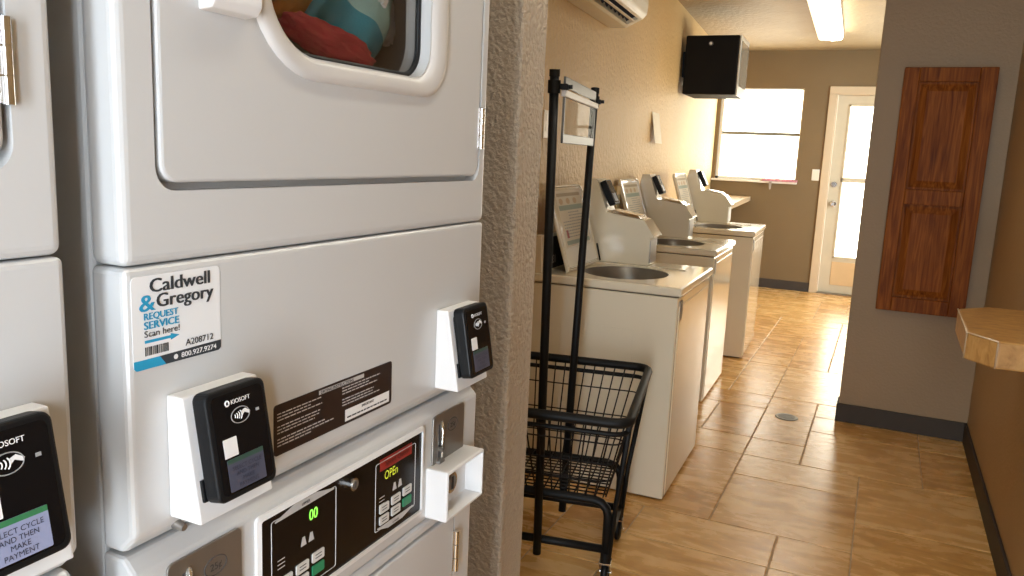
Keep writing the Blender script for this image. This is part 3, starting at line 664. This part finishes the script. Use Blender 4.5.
    MB().tube([(-0.490, 0.528, 0.90), (-0.512, 0.532, 0.98)], 0.004, blk, 6).build('lid_stay', lid)
    # coin meter case with leaning reader plate
    y0, y1 = 0.545, 0.697
    P = [(-D, 0.893), (-0.262, 0.893), (-0.262, 1.020), (-0.240, 1.026), (-0.243, 1.034), (-0.297, 1.104), (-0.480, 1.130), (-0.535, 1.283), (-0.585, 1.283), (-D, 1.10)]
    mc = MB().prism(P, 'y', y0, y1, enamel_w, bev=0.004).build('meter_case', root)
    ms = MB().box(-0.262, -0.2595, y0+0.012, y1-0.012, 0.905, 1.012, steel); ms.build('coin_box_door', mc)
    # reader on the slope (from (-0.405,1.133) to (-0.532,1.283))
    sl = math.atan2(0.055, 0.153)
    sl = R(27)
    MR = Matrix.Translation((-0.502, y0+0.020, 1.2095)) @ Matrix.Rotation(-sl, 4, 'Y')
    bd = MB().prism(rrect(0, 0.085, -0.062, 0.062, 0.009, 5), 'x', 0.002, 0.034, blk, bev=0.003, M=MR).build('card_reader', mc)
    MB().prism(rrect(0.007, 0.078, -0.055, 0.055, 0.006, 4), 'x', 0.0338, 0.0345, mat('reader_glass', (0.10, 0.10, 0.10), 0.12, var=0.05), M=MR).build('front_glass', bd)
    MB().prism(rrect(0.016, 0.068, -0.048, -0.008, 0.002, 2), 'x', 0.0345, 0.0349, scr, M=MR).build('display', bd)
    MB().prism([(-0.310, 1.106), (-0.330, 1.122), (-0.455, 1.141), (-0.455, 1.126)], 'y', y0+0.02, y1-0.02, chrome, bev=0.002).build('coin_chute', mc)
    return root
washer = make_washer()
wa = copy_tree(washer); wa.location = (-0.842, 4.53, 0.0); wa.rotation_euler = (0, 0, R(1.5)); wa['label'] = 'middle white top-load washer of the row along the left wall, lid raised'
wc = copy_tree(washer); wc.location = (-0.812, 5.74, 0.0); wc.rotation_euler = (0, 0, R(2.5)); wc.scale = (1, 1.08, 1.02); wc['label'] = 'farthest white top-load washer of the row, nearest the back window'
for w in (washer, wa, wc): w['group'] = 'top-load washers along the left wall'

# small carton standing on the middle washer's console
ct = MB().box(-0.013, 0.013, -0.042, 0.042, 0, 0.165, mat('carton_tan', (0.50, 0.36, 0.16), 0.7, var=0.1), bev=0.002)
ct.box(0.013, 0.0136, -0.034, 0.034, 0.02, 0.115, mat('carton_olive', (0.20, 0.16, 0.05), 0.6, var=0.1))
o = ct.build('soap_carton', loc=(-1.449, 4.572, 1.0525), rot=(0, 0, R(1.5))); tag(o, 'tan detergent carton standing on the middle washer behind the nearest washer', 'carton')

# ================================================================== laundry cart
def make_cart():
    root = thing('laundry_cart', 'black wire laundry cart with tall double-pole rack beside the partition wall', 'cart', (-0.943, 2.462, 0), R(10.4))
    fr = mat('cart_black', (0.006, 0.006, 0.006), 0.5, var=0.1, spec=0.2); wire = mat('cart_wire', (0.007, 0.006, 0.006), 0.5, var=0.1, spec=0.2)
    def loop(a, b, z, r, rad): return [(p[0], p[1], z) for p in rrect(-a, a, -b, b, rad, 5)]
    RA, RB, BA, BB, ZR, ZB = 0.278, 0.335, 0.205, 0.164, 0.622, 0.312
    MB().tube(loop(RA, RB, ZR, 0, 0.05), 0.0155, fr, 10, True).build('basket_rim', root)
    # rolled second bar just below the rim
    MB().tube(loop(RA-0.004, RB-0.004, ZR-0.036, 0, 0.05), 0.008, fr, 8, True).build('rim_bar', root)
    wr = MB(); n = 14
    for s in (-1, 1):
        for k in range(n+1):
            t = -1+2*k/n; wr.tube([(RA*0.96*t, s*RB, ZR), (BA*0.96*t, s*BB, ZB)], 0.0027, wire, 5)
            wr.tube([(s*RA, RB*0.95*t, ZR), (s*BA, BB*0.95*t, ZB)], 0.0027, wire, 5)
    for q in (0.27, 0.54, 0.78):
        a, b, z = RA+(BA-RA)*q, RB+(BB-RB)*q, ZR+(ZB-ZR)*q
        wr.tube(loop(a, b, z, 0, 0.04), 0.0026, wire, 5, True)
    for k in range(1, 12): t = -1+2*k/12; wr.tube([(BA*t, -BB, ZB), (BA*t, BB, ZB)], 0.0027, wire, 5); wr.tube([(-BA, BB*t, ZB), (BA, BB*t, ZB)], 0.0027, wire, 5)
    wr.build('wire_basket', root)
    # lower frame: two hoops that turn down into the legs, cross bars
    lf = MB()
    for s in (-1, 1):
        pts = [(-BA-0.012, s*BB, 0.115), (-BA-0.012, s*BB, 0.250)]+[(-BA-0.012+0.05*(1-math.cos(R(a))), s*BB, 0.250+0.05*math.sin(R(a))) for a in (30, 60, 90)]
        pts += [(BA+0.012-0.05*(1-math.cos(R(a))), s*BB, 0.250+0.05*math.sin(R(a))) for a in (90, 60, 30)]+[(BA+0.012, s*BB, 0.250), (BA+0.012, s*BB, 0.115)]
        lf.tube(pts, 0.0145, fr, 10)
        lf.tube([(-BA-0.012, s*BB, 0.135), (BA+0.012, s*BB, 0.135)], 0.0135, fr, 10)
        lf.tube([(s*(BA+0.012), -BB, 0.135), (s*(BA+0.012), BB, 0.135)], 0.0135, fr, 10)
    lf.build('base_frame', root)
    for s in (-1, 1): MB().tube([(RA, s*RB*0.9, ZR-0.01), (BA+0.035, s*BB, 0.29), (BA+0.022, s*BB, 0.10)], 0.0085, fr, 8).build('corner_brace', root)
    for sx in (-1, 1):
        for sy in (-1, 1):
            cx, cy = sx*(BA+0.012), sy*BB
            st = MB().cyl((cx, cy, 0.092), (cx, cy, 0.125), 0.016, fr)
            st.box(cx-0.019, cx+0.019, cy-0.015, cy+0.028, 0.087, 0.093, chrome)
            for e in (-1, 1): st.prism([(cy-0.012, 0.090), (cy+0.028, 0.090), (cy+0.036, 0.035), (cy+0.020, 0.035)], 'x', cx+e*0.018-0.0015, cx+e*0.018+0.0015, chrome)
            c_ = st.build('caster', root)
            cyy = cy+0.027
            wh = MB().torus((cx, cyy, 0.043), (1, 0, 0), 0.031, 0.012, blk, 24, 8).cyl((cx-0.009, cyy, 0.043), (cx+0.009, cyy, 0.043), 0.030, mat('caster_grey', (0.12, 0.11, 0.10), 0.5, var=0.1)).cyl((cx-0.02, cyy, 0.043), (cx+0.02, cyy, 0.043), 0.006, chrome)
            wh.build('wheel', c_)
    # two poles, one on either side
    for s, top in ((-1, -BB-0.115), (1, BB+0.190)):
        bq = s*(BB+0.006); P0, P1 = Vector((s*0.009, bq, 0.085)), Vector((s*0.009, top, 1.625)); d = P1-P0
        at = lambda z: P0+d*((z-0.085)/1.54)
        MB().tube([P0, P1], 0.0138, fr, 12).cyl(at(1.612), at(1.632), 0.0155, fr).build('pole', root)
        c = at(1.584)
        MB().cyl(at(1.565), at(1.602), 0.0185, fr).box(0.010, 0.034, c.y-0.012, c.y+0.012, 1.575, 1.592, fr, bev=0.003).cyl((0.02, c.y, 1.584), (0.045, c.y, 1.584), 0.006, fr).build('pole_clamp', root)
    ya, yb = -BB-0.111+0.012, BB+0.184-0.012
    MB().box(0.012, 0.026, ya-0.012, yb+0.012, 1.557, 1.577, white_pl, bev=0.003).build('cross_bar', root)
    ya += 0.004; yb -= 0.03
    sg = MB().box(0.016, 0.020, ya, yb, 1.425, 1.605, acrylic).build('sign_holder', root)
    fo = mat('holder_frost', (0.13, 0.125, 0.11), 0.4, var=0.05)
    MB().box(0.0145, 0.0215, ya, yb, 1.425, 1.453, fo, bev=0.002).box(0.0145, 0.0215, ya, yb, 1.583, 1.615, fo, bev=0.002).box(0.0145, 0.0215, ya, ya+0.008, 1.43, 1.60, fo).box(0.0145, 0.0215, yb-0.008, yb, 1.43, 1.60, fo).build('holder_edge', sg)
    return root
cart = make_cart()

# ================================================================== things on the walls and ceiling
# air conditioner on the left wall
ac = thing('air_conditioner', 'cream wall air conditioner high on the left wall above the cart', 'air conditioner', (LW(3.82), 3.82, -0.022), LANG)
acm = mat('ac_plastic', (0.74, 0.67, 0.50), 0.35, var=0.02)
P = [(0.003, 2.085), (0.10, 2.085), (0.185, 2.128), (0.205, 2.150), (0.21, 2.20), (0.20, 2.36), (0.17, 2.385), (0.003, 2.39)]
a = MB().prism(P, 'y', -0.43, 0.43, acm, bev=0.010, seg=3)
ax = Vector((0.085, 0, 0.043)).normalized()
Mv = Matrix.Translation((0.145, 0, 2.108)) @ Matrix.Rotation(-math.atan2(0.043, 0.085), 4, 'Y')
hole = MB().box(-0.033, 0.030, -0.375, 0.365, -0.04, 0.05, acm, M=Mv)
cut(a, hole, acm).build('housing', ac)
lv = MB().box(-0.03, 0.028, -0.372, 0.362, 0.044, 0.048, gap_dk, M=Mv); lv.build('outlet', ac)
fl_ = MB().box(-0.003, 0.014, -0.36, 0.35, -0.002, 0.002, acm, bev=0.001, M=Mv @ Matrix.Rotation(R(25), 4, 'Y')); fl_.build('louver', ac)
for k in range(9): MB().box(-0.026, 0.024, -0.34+k*0.084, -0.336+k*0.084, 0.01, 0.04, gap_dk, M=Mv).build('vane', ac)

# boxy black television high on the left wall
tv = thing('television', 'boxy black television high in the corner beside the back window', 'television', (LW(6.85), 6.6, 0), R(2.0))
tv.location = (-1.60, 6.6, 0)
MB().box(0.0, 0.420, 0, 0.50, 1.905, 2.362, mat('tv_black', (0.006, 0.005, 0.004), 0.6, spec=0.15, var=0.1), bev=0.012, seg=3).build('case', tv)
MB().prism(rrect(0.005, 0.495, 1.90, 2.365, 0.012, 4), 'x', 0.420, 0.432, mat('tv_bezel', (0.50, 0.48, 0.42), 0.3, var=0.03), bev=0.004).build('bezel', tv)
MB().prism(rrect(0.045, 0.455, 1.975, 2.325, 0.02, 4), 'x', 0.431, 0.437, mat('tv_screen', (0.22, 0.21, 0.18), 0.06, var=0.02), bev=0.004).build('screen', tv)
MB().cyl((0.20, -0.0005, 2.298), (0.20, -0.006, 2.298), 0.019, mat('tv_lock_dark', (0.03, 0.03, 0.03), 0.4, var=0.1)).cyl((0.20, -0.006, 2.298), (0.20, -0.010, 2.298), 0.011, mat('badge_white', (0.75, 0.74, 0.70), 0.35, var=0.02)).build('badge', tv)
MB().box(-0.043, 0.02, 0.12, 0.22, 2.05, 2.25, blk).build('wall_bracket', tv)

# ceiling light
lens_m = mat('lens_glow', (1.0, 0.93, 0.70), 0.4, emit=0.65, var=0)
lens_b = mat('lens_glow_strong', (1.0, 0.95, 0.82), 0.4, emit=16.0, var=0)
def ceiling_light(x, y, label):
    lt = thing('ceiling_light', label, 'light', (x, y, 0), R(2.1), 'fluorescent ceiling lights')
    MB().box(-0.108, 0.108, -1.21, 1.21, H-0.03, H, white_pl, bev=0.003).build('fixture_body', lt)
    MB().prism([(-0.105, H-0.03), (-0.102, H-0.062), (-0.085, H-0.074), (0.01, H-0.078), (0.01, H-0.03)], 'y', -1.20, 1.20, lens_m).build('lens', lt)
    MB().prism([(0.01, H-0.03), (0.01, H-0.078), (0.085, H-0.074), (0.102, H-0.062), (0.105, H-0.03)], 'y', -1.20, 1.20, lens_b).build('lens', lt)
ceiling_light(-0.585, 6.83, 'long fluorescent ceiling light with glowing lens in the back room')
ceiling_light(-0.30, 1.75, 'added out-of-view fluorescent ceiling light for the near end of the room')  # added fixture, out of view, brightens the near wall, washers and floor

# wooden wall cabinet
cb = thing('wall_cabinet', 'tall cherry stained wooden cabinet with two raised panels hung on the wall', 'cabinet', (0, 4.64, 0))
MB().box(0.018, 0.410, -0.055, 0, 0.668, 1.884, wood, bev=0.003).build('cabinet_box', cb)
dr = MB()
for x0, x1, z0, z1 in [(0.008, 0.078, 0.66, 1.892), (0.342, 0.418, 0.66, 1.892), (0.078, 0.342, 1.822, 1.892), (0.078, 0.342, 1.215, 1.292), (0.078, 0.342, 0.66, 0.735)]:
    dr.box(x0, x1, -0.078, -0.055, z0, z1, wood, bev=0.004)
door = dr.build('cabinet_door', cb)
for z0, z1 in ((1.292, 1.822), (0.735, 1.215)):
    o_ = rrect(0.078, 0.342, z0, z1, 0.001, 1); m_ = rrect(0.088, 0.332, z0+0.010, z1-0.010, 0.001, 1); i_ = rrect(0.122, 0.298, z0+0.044, z1-0.044, 0.001, 1)
    MB().loft([[(p[0], y, p[1]) for p in l] for l, y in ((o_, -0.060), (m_, -0.060), (i_, -0.073))], wood, smooth=False, capb=True).build('raised_panel', door)

# tiled ledge with clipped corners on the right wall
ld = MB()
P = [(0.507, 2.64), (0.334, 2.62), (0.262, 2.715), (0.267, 3.163), (0.37, 3.285), (0.507, 3.285)]
ld.prism(P, 'z', 0.838, 0.920, ledge_m, bev=0.006)
for (a, b) in zip(P[:5], P[1:6]):
    pass
tl = ld.build('wall_ledge', loc=(0, 0, 0)); tag(tl, 'small tiled ledge with clipped corners on the right wall', 'ledge')
ca = tl.data.attributes.new('tile_rand', 'FLOAT', 'FACE'); ca.data.foreach_set('value', [0.4+0.3*((i*37) % 10)/10 for i in range(len(tl.data.polygons))])
gr = MB(); chip = mat('chipped_edge', (0.70, 0.58, 0.42), 0.6, var=0.2, vscale=60)
def edge_tube(p, q, z): gr.tube([(p[0], p[1], z), (q[0], q[1], z)], 0.0022, chip, 5)
edge_tube(P[2], P[3], 0.9195); edge_tube(P[1], P[2], 0.9195)
for p in (P[1], P[2]): gr.tube([(p[0]-0.0005, p[1]-0.0005, 0.84), (p[0]-0.0005, p[1]-0.0005, 0.918)], 0.0024, grout_m, 5)
gr.build('edge_grout', tl)

# counter in the far left corner
co = MB()
Pc = [(LW(7.36)+0.005, 7.36), (-1.262, 7.36), (-1.38, YB-0.005), (LW(YB)+0.005, YB-0.005)]
co.prism(Pc, 'z', 0.955, 1.005, counter_m, bev=0.005)
cn = co.build('corner_counter'); tag(cn, 'tan laminate counter along the left wall below the back window', 'counter')
bk = MB()
for y in (7.5, 9.0): bk.prism([(LW(y)+0.004, 0.955), (LW(y)+0.30, 0.955), (LW(y)+0.30, 0.93), (LW(y)+0.03, 0.66), (LW(y)+0.004, 0.66)], 'y', y-0.02, y+0.02, trim_m)
bk.build('bracket', cn)

# pink cloth on the window sill
pk = MB(); V = []; Fc = []; nx, ny = 26, 6; q = random.Random(8)
for i in range(nx+1):
    for j in range(ny+1):
        x = -1.275+0.37*i/nx; y = YB-0.066+0.055*j/ny
        V.append((x, y, 1.1945+0.026*max(0, noise.noise(Vector((x*22, y*40, 1))))+0.010*abs(math.sin(i*0.9))))
for i in range(nx):
    for j in range(ny): Fc.append((i*(ny+1)+j, (i+1)*(ny+1)+j, (i+1)*(ny+1)+j+1, i*(ny+1)+j+1))
nv = len(V); V += [(x, y, 1.1855) for x, y, z in V]; Fc += [tuple(nv+k for k in f[::-1]) for f in Fc]
bd = [i*(ny+1) for i in range(nx+1)]+[nx*(ny+1)+j for j in range(1, ny+1)]+[i*(ny+1)+ny for i in range(nx-1, -1, -1)]+[j for j in range(ny-1, 0, -1)]
Fc += [(a, b, nv+b, nv+a) for a, b in zip(bd, bd[1:]+bd[:1])]
pk.add(V, Fc, mat('cloth_pink', (0.62, 0.26, 0.30), 0.85, var=0.25, vscale=40), True)
o = pk.build('cloth'); tag(o, 'crumpled pink cloth lying along the sill of the back window', 'cloth')
hb = MB().prism([(-1.195, 1.18), (-1.165, 1.18), (-1.170, 1.10), (-1.182, 1.092), (-1.190, 1.11)], 'y', YB-0.067, YB-0.060, mat('cloth_tail_grey', (0.42, 0.36, 0.30), 0.8, var=0.2), bev=0.001)
hb.build('hanging_corner', o)

# plates on the walls
pm = mat('plate_ivory', (0.78, 0.72, 0.58), 0.35, var=0.02)
s1 = MB().box(-0.765, -0.690, YB-0.007, YB, 1.215, 1.335, pm, bev=0.003); so = s1.build('light_switch'); tag(so, 'ivory light switch plate beside the glazed back door', 'switch')
MB().box(-0.733, -0.722, YB-0.016, YB-0.006, 1.262, 1.286, pm, bev=0.002).build('toggle', so)
s2 = MB(); y = 3.27; Ms = Matrix.Translation((LW(y), y, 0)) @ Matrix.Rotation(LANG, 4, 'Z')
s2.box(0, 0.007, -0.04, 0.04, 1.455, 1.575, pm, bev=0.003, M=Ms); so = s2.build('wall_outlet'); tag(so, 'ivory wall plate on the left wall behind the cart pole', 'outlet')
o2 = MB()
for zz in (1.485, 1.53): o2.prism(rrect(-0.017, 0.017, zz, zz+0.03, 0.008, 3), 'x', 0.006, 0.009, pm, M=Ms)
o2.build('socket', so)
y = 5.72; Ms = Matrix.Translation((LW(y), y, 1.49)) @ Matrix.Rotation(LANG, 4, 'Z')
pn = MB().prism([(0.036, 0.0), (0.039, 0.0), (0.004, 0.215), (0.0, 0.215)], 'y', -0.13, 0.13, mat('notice_paper', (0.78, 0.70, 0.54), 0.6, var=0.04), M=Ms)
o = pn.build('wall_notice'); tag(o, 'pale paper notice hanging off the left wall above the washers', 'notice')

# floor drain
dm = mat('drain_metal', (0.20, 0.18, 0.15), 0.45, 0.6, var=0.2, vscale=40)
dn = MB().cyl((-0.372, 4.54, 0.0003), (-0.372, 4.54, 0.004), 0.062, dm, 0.058, seg=32)
for k in range(-3, 4): dn.box(-0.372-0.045*math.sqrt(1-(k/4.2)**2), -0.372+0.045*math.sqrt(1-(k/4.2)**2), 4.54+k*0.0135-0.003, 4.54+k*0.0135+0.003, 0.0035, 0.0043, gap_dk)
o = dn.build('floor_drain'); tag(o, 'round grey metal drain set in the tile floor', 'drain')
